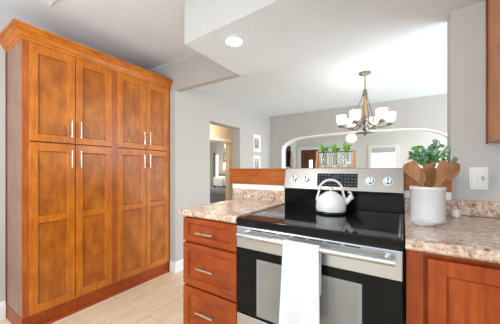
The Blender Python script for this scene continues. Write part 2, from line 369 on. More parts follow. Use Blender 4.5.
# ------------------------------------------------------------------ shaker fronts
def shaker_x(x, y0, y1, z0, z1, rails, st, parent, name, t=0.02, m='woodV', pm='panelV'):
    """door in a plane facing +X, front face at x; rails: list of (z0,z1) openings"""
    bm = bmesh.new()
    bx(bm, x-t, x, y0, y0+st, z0, z1, 0.0015, 1); bx(bm, x-t, x, y1-st, y1, z0, z1, 0.0015, 1)
    zz = [z0] + [v for a in rails for v in a] + [z1]
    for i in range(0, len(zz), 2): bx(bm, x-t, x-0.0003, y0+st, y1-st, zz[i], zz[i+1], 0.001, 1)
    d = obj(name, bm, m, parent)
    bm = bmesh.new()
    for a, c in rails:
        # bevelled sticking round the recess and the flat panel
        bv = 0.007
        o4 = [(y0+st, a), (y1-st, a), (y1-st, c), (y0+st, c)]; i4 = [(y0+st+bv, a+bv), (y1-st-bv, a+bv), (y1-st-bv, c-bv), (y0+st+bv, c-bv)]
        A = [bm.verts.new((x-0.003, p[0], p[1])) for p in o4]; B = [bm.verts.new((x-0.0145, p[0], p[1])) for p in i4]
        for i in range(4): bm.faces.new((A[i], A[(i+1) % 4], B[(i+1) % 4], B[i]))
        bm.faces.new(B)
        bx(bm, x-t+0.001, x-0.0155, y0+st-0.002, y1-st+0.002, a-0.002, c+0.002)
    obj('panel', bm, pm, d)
    return d
def shaker_y(y, x0, x1, z0, z1, st, parent, name, t=0.02, m='redX', pm='redX', sr=None):
    """front in a plane facing -Y, front face at y"""
    sr = sr or st
    bm = bmesh.new()
    bx(bm, x0, x0+st, y, y+t, z0, z1, 0.0015, 1); bx(bm, x1-st, x1, y, y+t, z0, z1, 0.0015, 1)
    bx(bm, x0+st, x1-st, y+0.0003, y+t, z0, z0+sr, 0.001, 1); bx(bm, x0+st, x1-st, y+0.0003, y+t, z1-sr, z1, 0.001, 1)
    d = obj(name, bm, m, parent)
    bm = bmesh.new(); bv = 0.007
    a, c = z0+sr, z1-sr
    o4 = [(x0+st, a), (x1-st, a), (x1-st, c), (x0+st, c)]; i4 = [(x0+st+bv, a+bv), (x1-st-bv, a+bv), (x1-st-bv, c-bv), (x0+st+bv, c-bv)]
    A = [bm.verts.new((p[0], y+0.003, p[1])) for p in o4]; B = [bm.verts.new((p[0], y+0.0135, p[1])) for p in i4]
    for i in range(4): bm.faces.new((A[i], A[(i+1) % 4], B[(i+1) % 4], B[i]))
    bm.faces.new(B); bx(bm, x0+st-0.002, x1-st+0.002, y+0.0145, y+t-0.001, a-0.002, c+0.002)
    obj('panel', bm, pm, d)
    return d
def bar_handle(p0, p1, out, parent, r=0.0055, stand=0.03):
    """bar pull between p0 and p1 (on the door face), standing off along 'out'"""
    p0, p1, out = Vector(p0), Vector(p1), Vector(out)
    bm = bmesh.new(); d = (p1-p0).normalized()
    tube(bm, [p0+out*stand, p1+out*stand], r, 12)
    for p in (p0+d*0.022, p1-d*0.022): tube(bm, [p+out*0.0006, p+out*stand], r*0.8, 10)
    return obj('handle', bm, 'pull', parent, True)

# ------------------------------------------------------------------ PANTRY
XP = -2.311; PA, PB = 0.565, 1.852
pan = thing('pantry_cabinet', (-2.5, 1.2, 0), 'tall orange-brown shaker pantry cabinet with crown, standing against the left wall', 'cabinet')
b = bmesh.new(); bx(b, -2.705, XP-0.021, PA+0.012, PB-0.012, 0.115, 2.16)
obj('body', b, 'darkwood', pan)
b = bmesh.new(); bx(b, -2.700, XP-0.021, PA, PA+0.0115, 0.115, 2.16)
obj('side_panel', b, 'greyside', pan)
b = bmesh.new(); bx(b, -2.706, -2.680, PA-0.006, PA-0.0005, 0.0, 2.16); obj('scribe_strip', b, 'darkwood', pan)
b = bmesh.new()
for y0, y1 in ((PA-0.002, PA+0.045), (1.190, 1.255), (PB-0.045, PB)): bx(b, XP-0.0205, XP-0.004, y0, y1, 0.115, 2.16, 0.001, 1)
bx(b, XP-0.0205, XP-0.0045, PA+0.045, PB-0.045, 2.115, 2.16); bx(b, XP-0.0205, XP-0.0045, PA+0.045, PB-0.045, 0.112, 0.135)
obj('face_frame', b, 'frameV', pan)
b = bmesh.new(); bx(b, -2.700, XP-0.008, PA-0.002, PB, 0.0, 0.1115, 0.002, 1)
obj('toe_board', b, 'redX', pan)
b = bmesh.new(); prism(b, [(XP-0.0075, 0.0), (XP+0.008, 0.0), (XP+0.008, 0.012), (XP+0.002, 0.020), (XP-0.0075, 0.020)], 'y', PA-0.002, PB-0.002)
obj('shoe_molding', b, 'redV', pan)
# crown: cove profile swept along the front, with mitred returns at both ends
crown = [(0.0, 2.135), (0.006, 2.140), (0.008, 2.152), (0.009, 2.158), (0.015, 2.160), (0.019, 2.172), (0.028, 2.190), (0.042, 2.203), (0.044, 2.213), (0.049, 2.2135), (0.049, 2.219), (0.054, 2.221), (0.055, 2.236), (0.0, 2.236)]
b = bmesh.new(); sec = []
fx = XP-0.0035
for (px, py, sx, sy) in ((-2.705, PA, 0, -1), (fx, PA, 1, -1), (fx, PB-0.001, 1, 0.2), (-2.705, PB-0.001, 0, 0.2)):
    sec.append([b.verts.new((px+sx*o, py+sy*o*1.08, z)) for o, z in crown])
n = len(crown)
for A, B in zip(sec, sec[1:]):
    for i in range(n-1): b.faces.new((A[i], A[i+1], B[i+1], B[i]))
b.faces.new([s[-1] for s in sec])
obj('crown_molding', b, 'woodY', pan)
doorsY = [(0.603, 0.895), (0.901, 1.195), (1.250, 1.548), (1.554, 1.847)]
hy = [0.864, 0.930, 1.517, 1.584]
ST = 0.052
for (y0, y1), h in zip(doorsY, hy):
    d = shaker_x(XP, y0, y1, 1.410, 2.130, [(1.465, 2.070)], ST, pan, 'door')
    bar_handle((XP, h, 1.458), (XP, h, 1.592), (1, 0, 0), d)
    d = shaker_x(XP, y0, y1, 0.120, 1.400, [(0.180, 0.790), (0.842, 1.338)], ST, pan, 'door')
    bar_handle((XP, h, 1.212), (XP, h, 1.352), (1, 0, 0), d)

# ------------------------------------------------------------------ LEFT DRAWER BASE + WORKTOPS
ZT = 0.941
dc = thing('drawer_base_cabinet', (-0.98, 1.35, 0), 'reddish wooden base cabinet with three drawers left of the stove', 'cabinet')
b = bmesh.new(); bx(b, -1.206, -0.772, 1.0935, 1.735, 0.10, ZT-0.041); bx(b, -1.20, -0.777, 1.15, 1.735, 0.0, 0.0995)
obj('body', b, 'redV', dc)
for z0, z1, hz in ((0.742, 0.888, 0.811), (0.464, 0.728, 0.595), (0.182, 0.450, 0.328)):
    d = shaker_y(1.072, -1.203, -0.777, z0, z1, 0.045, dc, 'drawer', sr=0.032 if z0 > 0.7 else 0.045)
    bar_handle((-1.060, 1.072, hz), (-0.925, 1.072, hz), (0, -1, 0), d, 0.0065, 0.03)
def worktop(x0, x1, round_left):
    y0, y1 = 1.052, 1.736
    bm = bmesh.new()
    prof = [(y1, ZT-0.040), (y0+0.008, ZT-0.040), (y0, ZT-0.032), (y0, ZT-0.014), (y0+0.005, ZT-0.004), (y0+0.014, ZT), (y1, ZT)]
    prism(bm, prof, 'x', x0, x1)
    return bm
solo('granite_worktop', worktop(-1.222, -0.766, True), 'granite', (-0.99, 1.4, ZT-0.04), 'short speckled beige granite worktop left of the stove, on the drawer cabinet', 'countertop')
solo('granite_worktop', worktop(0.006, 1.90, False), 'granite', (0.9, 1.4, ZT-0.04), 'long speckled beige granite worktop right of the stove, under the white crock', 'countertop')
solo('granite_backsplash', box(-1.290, -0.768, 1.737, 1.7565, ZT-0.002, 1.0255, 0.001, 1), 'granite', (-1.0, 1.747, ZT-0.002), 'granite upstand strip below the wooden ledge, left of the stove', 'backsplash')
b = bmesh.new(); bx(b, 0.006, XJ-0.001, 1.737, 1.7565, ZT-0.0, 1.0255, 0.001, 1); bx(b, XJ-0.001, 1.90, 1.760, YW-0.0005, ZT+0.0005, 1.026, 0.002, 1)
bx(b, XJ-0.001, XJ+0.0, 1.737, 1.7815, ZT+0.0005, 1.0255)
solo('granite_backsplash', b, 'granite', (0.9, 1.76, ZT), 'granite upstand strip below the white switch plate, right of the stove', 'backsplash')
# ledge cap
b = bmesh.new(); bx(b, -1.335, XJ-0.002, 1.725, 1.905, 1.192, 1.204, 0.003, 2); bx(b, -1.330, XJ-0.002, 1.730, 1.900, 1.0685, 1.192, 0.002, 1)
solo('bar_ledge', b, 'ledge', (-0.55, 1.8, 1.0685), 'reddish-brown wooden bar ledge capping the half wall behind the stove', 'ledge')

# ------------------------------------------------------------------ RIGHT BASE CABINET
rc = thing('base_cabinet', (0.6, 1.4, 0), 'reddish wooden base cabinet with a framed door right of the stove', 'cabinet')
b = bmesh.new(); bx(b, 0.008, 1.30, 1.0935, 1.735, 0.10, ZT-0.041); bx(b, 0.012, 1.30, 1.15, 1.735, 0.0, 0.0995)
obj('body', b, 'redV', rc)
b = bmesh.new(); bx(b, 0.008, 0.062, 1.0785, 1.093, 0.10, ZT-0.042, 0.001, 1); bx(b, 0.062, 1.30, 1.0785, 1.093, 0.888, ZT-0.042); bx(b, 0.575, 0.62, 1.0785, 1.093, 0.10, 0.887)
obj('face_frame', b, 'redV', rc)
for x0, x1 in ((0.073, 0.575), (0.60, 1.10)):
    shaker_y(1.058, x0, x1, 0.125, 0.880, 0.052, rc, 'door', m='redV', pm='redV')

# ------------------------------------------------------------------ STOVE
SX0, SX1 = -0.760, 0.000
ZK = 0.937
st = thing('stove', (-0.38, 1.35, 0), 'stainless steel freestanding electric stove with black glass top and oven door', 'stove')
b = bmesh.new(); bx(b, SX0+0.002, SX1-0.002, 1.075, 1.725, 0.03, 0.894); obj('body', b, 'black', st)
b = bmesh.new(); bx(b, SX0, SX1, 1.050, 1.662, 0.8955, ZK, 0.005, 2); obj('cooktop', b, 'blackglass', st)
# raised rim of the cooktop
b = bmesh.new()
bx(b, SX1-0.018, SX1-0.010, 1.09, 1.655, ZK+0.0002, ZK+0.003, 0.001, 1); obj('side_rim', b, 'steel', st)
b = bmesh.new(); bx(b, SX0+0.010, SX0+0.018, 1.09, 1.655, ZK+0.0002, ZK+0.003, 0.001, 1); obj('side_rim', b, 'steel', st)
# burner marks
for cx, cy, r in ((-0.57, 1.24, 0.105), (-0.19, 1.24, 0.085), (-0.57, 1.51, 0.078), (-0.19, 1.51, 0.10)):
    b = bmesh.new(); seg = 48
    for rr in (r, r*0.62):
        A = [[b.verts.new((cx+q*math.cos(2*PI*i/seg), cy+q*math.sin(2*PI*i/seg), ZK+0.0004)) for i in range(seg)] for q in (rr, rr-0.0022)]
        for i in range(seg): b.faces.new((A[0][i], A[0][(i+1) % seg], A[1][(i+1) % seg], A[1][i]))
    obj('burner_ring', b, 'ring', st)
# backguard
b = bmesh.new(); bx(b, SX0, SX1, 1.688, 1.724, ZK-0.02, 1.05, 0.002, 1); prism(b, [(1.672, 0.938), (1.6875, 0.938), (1.6875, 1.0515), (1.668, 1.0515)], 'x', SX0+0.001, SX1-0.001)
obj('backguard_base', b, 'blackpanel', st)
b = bmesh.new(); prism(b, [(1.664, 1.058), (1.668, 1.052), (1.724, 1.052), (1.724, 1.206), (1.700, 1.206), (1.694, 1.203)], 'x', SX0, SX1)
obj('control_panel', b, 'panelsteel', st)
def cp(x, z, o=0.0):   # a point on the sloped control panel, pushed out by o
    t = (z-1.058)/(1.203-1.058); return Vector((x, 1.664+0.030*t, z)) + Vector((0, -0.98, 0.203))*o
b = bmesh.new()
cs = [cp(-0.512, 1.079, 0.0006), cp(-0.250, 1.079, 0.0006), cp(-0.250, 1.168, 0.0006), cp(-0.512, 1.168, 0.0006)]
co = [cp(-0.512, 1.079, 0.003), cp(-0.250, 1.079, 0.003), cp(-0.250, 1.168, 0.003), cp(-0.512, 1.168, 0.003)]
A = [b.verts.new(v) for v in cs]; B = [b.verts.new(v) for v in co]
b.faces.new(B); b.faces.new(A[::-1])
for i in range(4): b.faces.new((A[i], A[(i+1) % 4], B[(i+1) % 4], B[i]))
disp = obj('display_panel', b, 'blackglass', st)
b = bmesh.new()
for i in range(12):
    for j in range(4):
        if 4 <= i <= 6 and j >= 2: continue
        x = -0.500+i*0.0212; z = 1.090+j*0.0205
        q = [cp(x, z, 0.0034), cp(x+0.008, z, 0.0034), cp(x+0.008, z+0.006, 0.0034), cp(x, z+0.006, 0.0034)]
        b.faces.new([b.verts.new(v) for v in q])
obj('button_marks', b, mat('button_print', (0.15, 0.14, 0.17), 0.5), disp)
b = bmesh.new()
q = [cp(-0.412, 1.134, 0.0034), cp(-0.362, 1.134, 0.0034), cp(-0.362, 1.158, 0.0034), cp(-0.412, 1.158, 0.0034)]
b.faces.new([b.verts.new(v) for v in q]); obj('clock_window', b, mat('blue_display', (0.02, 0.03, 0.06), 0.1), disp)
ax = Vector((0, -0.98, 0.203))
for x in (-0.684, -0.592, -0.177, -0.080):
    c = cp(x, 1.124, 0)
    b = bmesh.new(); tube(b, [c+ax*0.0008, c+ax*0.004], [0.028, 0.027], 28); tube(b, [c+ax*0.004, c+ax*0.022, c+ax*0.026], [0.0215, 0.0205, 0.018], 28)
    kn = obj('knob', b, 'steel', st, True)
    b = bmesh.new(); tube(b, [c+ax*0.0265+Vector((0, -.0, -0.017)), c+ax*0.034+Vector((0, 0, -0.012)), c+ax*0.034+Vector((0, 0, 0.014)), c+ax*0.0265+Vector((0, 0, 0.018))], 0.005, 8)
    obj('grip', b, 'nickel', kn, True)
b = bmesh.new()
for x in (-0.684, -0.592, -0.177, -0.080):
    for a in (-55, 0, 55):
        px = x+0.036*math.sin(math.radians(a)); pz = 1.124+0.036*math.cos(math.radians(a))
        q = [cp(px-.002, pz-.002, 0.0006), cp(px+.002, pz-.002, 0.0006), cp(px+.002, pz+.002, 0.0006), cp(px-.002, pz+.002, 0.0006)]
        b.faces.new([b.verts.new(v) for v in q])
obj('dial_marks', b, 'darkslot', st)['kind'] = 'stuff'
# oven door
b = bmesh.new(); bx(b, SX0+0.003, SX1-0.003, 1.045, 1.0745, 0.782, 0.8945, 0.003, 2); d = obj('oven_door', b, 'steel', st)
b = bmesh.new()
for k in range(7):
    x = -0.655+k*0.075; bx(b, x, x+0.058, 1.0435, 1.046, 0.8815, 0.8865)
obj('vent_slots', b, 'darkslot', d)
b = bmesh.new(); bx(b, SX0+0.003, SX1-0.003, 1.047, 1.0745, 0.440, 0.7815, 0.002, 1); obj('glass_front', b, 'ovenglass', d)
b = bmesh.new(); bx(b, -0.632, -0.140, 1.0462, 1.0469, 0.448, 0.738); obj('window_border', b, 'ovenframe', d)
b = bmesh.new(); bx(b, -0.618, -0.154, 1.0455, 1.0460, 0.455, 0.724); obj('oven_window', b, 'ovenwin', d)
hb = bmesh.new()
hx = [SX0+0.040+i*(0.695/24) for i in range(25)]
tube(hb, [(x, 1.004-0.006*math.sin(PI*i/24), 0.862) for i, x in enumerate(hx)], 0.0135, 16, flat=1.0)
for x in (SX0+0.065, SX1-0.05): tube(hb, [(x, 1.0447, 0.862), (x, 1.005, 0.862)], [0.013, 0.010], 14)
obj('handle', hb, 'steel', d, True)
b = bmesh.new(); bx(b, SX0+0.003, SX1-0.003, 1.047, 1.0745, 0.06, 0.432, 0.004, 2); obj('storage_drawer', b, 'steel', st)
for x in (SX0+0.05, SX1-0.05):
    for y in (1.12, 1.66):
        b = bmesh.new(); lathe(b, x, y, [(0.018, 0.0), (0.016, 0.0295)], 14); obj('foot', b, 'black', st)

# ------------------------------------------------------------------ TOWEL over the oven handle
def towel():
    bm = bmesh.new(); nx = 26
    path = []
    HZ, HY, R = 0.862, 0.998, 0.0165
    for i in range(9): path.append((HY+R, HZ-0.20+i*0.2/8))
    for i in range(1, 9):
        a = PI*i/9; path.append((HY+R*math.cos(a), HZ+R*math.sin(a)))
    for i in range(25): path.append((HY-R, HZ-i*0.357/24))
    grid = []
    for j, (y, z) in enumerate(path):
        row = []
        front = max(0, j-17)/24
        for i in range(nx+1):
            u = i/nx
            x0 = -0.456-0.014*front; x1 = -0.293+0.008*front
            x = x0+(x1-x0)*u
            yy = y - front*(0.006+0.008*math.sin(u*7.0+0.6)*(0.3+front)) - (0.003 if j > 17 else 0)*math.sin(u*PI)
            row.append(bm.verts.new((x, yy, z - (0.004*math.sin(u*5) if front == 1 else 0))))
        grid.append(row)
    for a, b2 in zip(grid, grid[1:]):
        for i in range(nx): bm.faces.new((a[i], a[i+1], b2[i+1], b2[i]))
    return bm
tw = solo('dish_towel', towel(), 'towel', (-0.37, 1.0, 0.862), 'white cotton dish towel folded over the oven door handle', 'towel', smooth=True)
md = tw.modifiers.new('thickness', 'SOLIDIFY'); md.thickness = 0.004; md.offset = 0
md = tw.modifiers.new('smooth', 'SUBSURF'); md.levels = 1; md.render_levels = 1
# hem line near the bottom belongs to the towel
# ------------------------------------------------------------------ KETTLE
kx, ky = -0.369, 1.475
kt = thing('tea_kettle', (kx, ky, ZK+0.0005), 'round white enamel tea kettle with arched handle on the stove top', 'kettle')
b = bmesh.new(); z0 = ZK+0.0008
lathe(b, kx, ky, [(0.080, z0), (0.085, z0+0.004), (0.083, z0+0.011), (0.078, z0+0.0125)], 44); obj('base_ring', b, 'black', kt, True)
b = bmesh.new()
lathe(b, kx, ky, [(0.070, z0+0.013), (0.084, z0+0.0135), (0.087, z0+0.03), (0.086, z0+0.052), (0.080, z0+0.076), (0.068, z0+0.097), (0.052, z0+0.110), (0.046, z0+0.113)], 48)
obj('body', b, 'enamel', kt, True)
b = bmesh.new(); lathe(b, kx, ky, [(0.044, z0+0.1135), (0.043, z0+0.118), (0.030, z0+0.125), (0.010, z0+0.129), (0.007, z0+0.133)], 36); ld = obj('lid', b, 'enamel', kt, True)
b = bmesh.new(); lathe(b, kx, ky, [(0.006, z0+0.1335), (0.011, z0+0.138), (0.013, z0+0.145), (0.010, z0+0.152), (0.003, z0+0.155)], 24); obj('lid_knob', b, 'enamel', ld, True)
RD = Vector((math.cos(YAW), math.sin(YAW), 0))    # direction the kettle is turned
RD = Vector((0.93, 0.36, 0)).normalized()
b = bmesh.new(); hp = []
for i in range(21):
    a = PI*(i/20)*1.12-0.06*PI
    hp.append(Vector((kx, ky, z0+0.128))+RD*(-0.068*math.cos(a))+Vector((0, 0, 0.068*math.sin(a))))
hp = [Vector((kx, ky, z0+0.070))-RD*0.0815, Vector((kx, ky, z0+0.095))-RD*0.0775] + hp[1:-1] + [Vector((kx, ky, z0+0.095))+RD*0.0775, Vector((kx, ky, z0+0.070))+RD*0.0815]
tube(b, hp, 0.0068, 12, up=(RD.y, -RD.x, 0)); obj('handle', b, 'enamel', kt, True)
b = bmesh.new(); k0 = Vector((kx, ky, z0+0.062))
tube(b, [k0+RD*0.078, k0+RD*0.098+Vector((0, 0, 0.014)), k0+RD*0.1055+Vector((0, 0, 0.024))], [0.021, 0.016, 0.0140], 18); sp = obj('spout', b, 'enamel', kt, True)
b = bmesh.new(); tube(b, [k0+RD*0.106+Vector((0, 0, 0.0245)), k0+RD*0.109+Vector((0, 0, 0.0275)), k0+RD*0.119+Vector((0, 0, 0.036)), k0+RD*0.124+Vector((0, 0, 0.040))], [0.013, 0.0165, 0.0165, 0.011], 18)
tube(b, [k0+RD*0.118+Vector((0, 0, 0.044)), k0+RD*0.110+Vector((0, 0, 0.060)), k0+RD*0.098+Vector((0, 0, 0.064))], 0.007, 10); obj('whistle_cap', b, 'enamel', kt, True)

# ------------------------------------------------------------------ CROCK, UTENSILS, SPOON REST
cx, cy = 0.098, 1.468
b = bmesh.new(); z0 = ZT+0.0005
lathe(b, cx, cy, [(0.068, z0), (0.0715, z0+0.004), (0.0715, z0+0.154), (0.0740, z0+0.158), (0.0740, z0+0.169), (0.0725, z0+0.172), (0.067, z0+0.172), (0.066, z0+0.03), (0.03, z0+0.012), (0.001, z0+0.012)], 56, True, False)
cr = solo('utensil_crock', b, 'ceramic', (cx, cy, z0), 'white cylindrical ceramic crock full of wooden utensils, right of the stove', 'crock', smooth=True)
def utensil(name, foot, top, kind, label, m='utensil', bw=0.033, bl=0.105):
    """a tool standing in the crock: shaft from foot to top and a head of its kind at the top, facing the camera"""
    foot, top = Vector(foot), Vector(top); d = (top-foot).normalized()
    view = Vector((math.sin(YAW)*-1, math.cos(YAW), 0)); side = d.cross(view).normalized(); nrm = side.cross(d).normalized()
    bm = bmesh.new(); L = (top-foot).length; s0 = L-bl
    tube(bm, [foot, foot+d*(s0+0.012)], [0.0055, 0.0065], 10)
    prof = []
    N = 14
    for i in range(N+1):
        t = i/N
        if kind == 'spoon': wd = bw*math.sin(PI*min(1, 0.07+0.90*t))**0.6
        elif kind == 'turner': wd = bw*(0.25+0.75*min(1, t*2.2))*(1 if t < 0.93 else 0.86)
        else: wd = bw*(0.22+0.78*min(1, t*1.6)**1.2)*(1.0 if t < 0.85 else math.cos((t-0.85)*5.5))
        prof.append((wd, s0+t*bl, 0.009*math.sin(PI*t) if kind == 'spoon' else 0.0))
    th = 0.004
    def ring(w, s, dish):
        c = foot+d*s
        P = []
        for k in range(9):
            u = -1+2*k/8
            P.append((c+side*w*u+nrm*(dish*(1-u*u)), u))
        return [bm.verts.new(p-nrm*th) for p, u in P] + [bm.verts.new(p+nrm*th) for p, u in reversed(P)]
    R = [ring(*p) for p in prof]; n = len(R[0])
    skip = (lambda i, k: kind == 'slotted' and 4 <= i <= 10 and (k in (2, 5) or (2*8+1-k) in (2, 5)))
    for i, (a, c) in enumerate(zip(R, R[1:])):
        for k in range(n): bm.faces.new((a[k], a[(k+1) % n], c[(k+1) % n], c[k]))
    bm.faces.new(R[0][::-1]); bm.faces.new(R[-1])
    return solo(name, bm, m, foot, label, 'utensil', 'utensils standing in the white crock', True)
zf = z0+0.018
utensil('wooden_spatula', (cx+0.045, cy+0.005, zf), (cx-0.078, cy-0.035, 1.232), 'paddle', 'broad wooden spatula leaning far left in the white crock', bw=0.036, bl=0.118)
utensil('wooden_spoon', (cx+0.03, cy-0.03, zf), (cx-0.045, cy-0.01, 1.210), 'spoon', 'wooden spoon just right of the leftmost spatula in the crock', bw=0.028, bl=0.085)
utensil('wooden_turner', (cx-0.005, cy+0.030, zf), (cx+0.018, cy+0.035, 1.203), 'turner', 'wooden turner standing upright in the middle of the crock', bw=0.040, bl=0.10)
utensil('wooden_spatula', (cx-0.035, cy-0.005, zf), (cx+0.082, cy-0.010, 1.232), 'paddle', 'broad wooden spatula leaning right at the front of the crock', bw=0.037, bl=0.115)
utensil('wooden_spoon', (cx-0.045, cy+0.03, zf), (cx+0.122, cy+0.045, 1.228), 'spoon', 'wooden spoon leaning furthest right out of the crock', bw=0.034, bl=0.095)
utensil('silicone_scraper', (cx-0.02, cy+0.045, zf), (cx+0.120, cy+0.075, 1.256), 'turner', 'thin green scraper tip behind the rightmost spoon in the crock', m='green', bw=0.011, bl=0.06)
b = bmesh.new(); rx, ry = 0.086, 1.352
def sr(k): return 1+0.06*math.cos(k*8)
prof = [(0.040, z0), (0.050, z0+0.004), (0.066, z0+0.016), (0.070, z0+0.020), (0.066, z0+0.0205), (0.046, z0+0.009), (0.002, z0+0.007)]
seg = 64; rings = []
for r, z in prof: rings.append([b.verts.new((rx+1.0*r*(1+(0.07*math.cos(9*2*PI*i/seg) if r > 0.06 else 0))*math.cos(2*PI*i/seg), ry+0.52*r*(1+(0.07*math.cos(9*2*PI*i/seg) if r > 0.06 else 0))*math.sin(2*PI*i/seg), z)) for i in range(seg)])
for A, B in zip(rings, rings[1:]):
    for i in range(seg): b.faces.new((A[i], A[(i+1) % seg], B[(i+1) % seg], B[i]))
b.faces.new(rings[0][::-1]); b.faces.new(rings[-1])
b.transform(Matrix.Translation((rx, ry, 0)) @ Matrix.Rotation(YAW, 4, 'Z') @ Matrix.Translation((-rx, -ry, 0)))
solo('spoon_rest', b, 'ceramic', (rx, ry, z0), 'white scalloped spoon rest in front of the utensil crock', 'dish', smooth=True)
# salt shaker
sx, sy = 0.236, 1.672
sh = thing('salt_shaker', (sx, sy, z0), 'small white salt shaker with clear cap beside the crock, against the granite upstand', 'shaker')
b = bmesh.new(); lathe(b, sx, sy, [(0.016, z0), (0.0195, z0+0.004), (0.020, z0+0.030), (0.017, z0+0.040), (0.0145, z0+0.043)], 28); obj('body', b, 'ceramic', sh, True)
b = bmesh.new(); lathe(b, sx, sy, [(0.0145, z0+0.0435), (0.0155, z0+0.046), (0.0150, z0+0.058), (0.009, z0+0.064), (0.002, z0+0.065)], 28); obj('cap', b, 'clear', sh, True)

# ------------------------------------------------------------------ PLANTS
def leaf(bm, p, d, n, L, W):
    """a small curved leaf with real thickness"""
    d = d.normalized(); s = d.cross(n)
    if s.length < 1e-4: s = d.orthogonal()
    s.normalize(); n = s.cross(d).normalized()
    row = []
    for t, wv in ((0, 0.12), (0.25, 0.8), (0.55, 1.0), (0.8, 0.7), (1.0, 0.08)):
        c = p+d*L*t-n*L*0.25*t*t
        row.append([c-s*W*wv+n*W*0.15*wv, c-n*0.0, c+s*W*wv+n*W*0.15*wv])
    up = [[bm.verts.new(v+n*0.0005) for v in r] for r in row]; dn = [[bm.verts.new(v-n*0.0005) for v in r] for r in row]
    for a, c in zip(up, up[1:]):
        for k in range(2): bm.faces.new((a[k], a[k+1], c[k+1], c[k]))
    for a, c in zip(dn, dn[1:]):
        for k in range(2): bm.faces.new((a[k], c[k], c[k+1], a[k+1]))
    for a, c, a2, c2 in zip(up, up[1:], dn, dn[1:]):
        bm.faces.new((a[0], c[0], c2[0], a2[0])); bm.faces.new((a[2], a2[2], c2[2], c[2]))
    bm.faces.new((up[0][0], dn[0][0], dn[0][1], up[0][1])); bm.faces.new((up[0][1], dn[0][1], dn[0][2], up[0][2]))
    bm.faces.new((up[-1][0], up[-1][1], dn[-1][1], dn[-1][0])); bm.faces.new((up[-1][1], up[-1][2], dn[-1][2], dn[-1][1]))
def rv(): return Vector((random.uniform(-1, 1), random.uniform(-1, 1), random.uniform(-1, 1)))
# potted plant on the ledge behind the crock
px, py, pz = 0.130, 1.815, 1.2045
pp = thing('potted_plant', (px, py, pz), 'bushy green leafy plant on the ledge behind the white crock', 'plant')
b = bmesh.new(); lathe(b, px, py, [(0.026, pz), (0.030, pz+0.003), (0.033, pz+0.022), (0.034, pz+0.028), (0.031, pz+0.028), (0.030, pz+0.023), (0.002, pz+0.021)], 32)
obj('pot', b, 'wicker', pp, True)
fb, f3, sb = bmesh.new(), bmesh.new(), bmesh.new()
for k in range(21):
    a = 2*PI*k/21*5.1; lean = random.uniform(0.10, 1.0)
    d = Vector((math.cos(a)*lean*1.0, math.sin(a)*lean*0.45, random.uniform(0.35, 1.0))).normalized()
    H = random.uniform(0.10, 0.155)*(0.5+0.5*d.z)
    p0 = Vector((px+math.cos(a)*0.012, py+math.sin(a)*0.012, pz+0.023))
    pts = [p0+d*H*t+Vector((0, 0, -0.012*lean*t*t)) for t in (0, 0.35, 0.7, 1.0)]
    tube(sb, pts, [0.0018, 0.0016, 0.0013, 0.0008], 6)
    for t in (0.25, 0.42, 0.58, 0.72, 0.86, 1.0):
        p = p0+d*H*t+Vector((0, 0, -0.012*lean*t*t))
        for q in range(2):
            ld_ = (rv()+d*0.6).normalized()
            if ld_.z < 0 and p.z < pz+0.03: ld_.z *= -1
            leaf(f3 if random.random() < 0.38 else fb, p, ld_, rv()+Vector((0, -0.8, 0.6)), random.uniform(0.022, 0.034), random.uniform(0.009, 0.0135))
for bm_ in (fb, f3, sb):
    for v in bm_.verts:
        v.co.x = min(v.co.x, XJ-0.004); v.co.z = max(v.co.z, pz+0.002)
obj('foliage', fb, 'leaf2', pp); obj('pale_foliage', f3, 'leaf3', pp); obj('stems', sb, 'stem', pp)

# wooden jar stand with three jars, on the ledge behind the stove
def U(u, Y):  # x of an image column on a plane Y
    a = (u-250)/239.348; return Y*(a*math.cos(YAW)-math.sin(YAW))/(a*math.sin(YAW)+math.cos(YAW))
jy = 1.825; jz = 1.2045
x0, x1 = U(317, jy), U(355, jy)
stn = thing('jar_stand', ((x0+x1)/2, jy, jz), 'light wooden frame holding three glass jars on the ledge behind the stove', 'stand')
b = bmesh.new(); bx(b, x0+0.002, x1-0.002, jy-0.038, jy+0.038, jz, jz+0.010, 0.001, 1); obj('base_board', b, 'crate', stn)
for xx, s in ((x0, 1), (x1, -1)):
    b = bmesh.new(); prism(b, [(jy-0.040, jz+0.0105), (jy-0.030, jz+0.0105), (jy-0.004, jz+0.128), (jy-0.013, jz+0.128)], 'x', min(xx, xx+s*0.012), max(xx, xx+s*0.012))
    prism(b, [(jy+0.040, jz+0.0105), (jy+0.030, jz+0.0105), (jy+0.004, jz+0.128), (jy+0.013, jz+0.128)], 'x', min(xx, xx+s*0.012), max(xx, xx+s*0.012))
    bx(b, min(xx, xx+s*0.012), max(xx, xx+s*0.012), jy-0.010, jy+0.010, jz+0.118, jz+0.132)
    obj('end_frame', b, 'crate', stn)
b = bmesh.new(); tube(b, [(x0-0.006, jy, jz+0.1205), (x1+0.006, jy, jz+0.1205)], 0.0035, 10); 
for i, x in enumerate([x0+(x1-x0)*t for t in (0.22, 0.5, 0.78)]): pass
obj('rail', b, 'dark', stn, True)
js = []
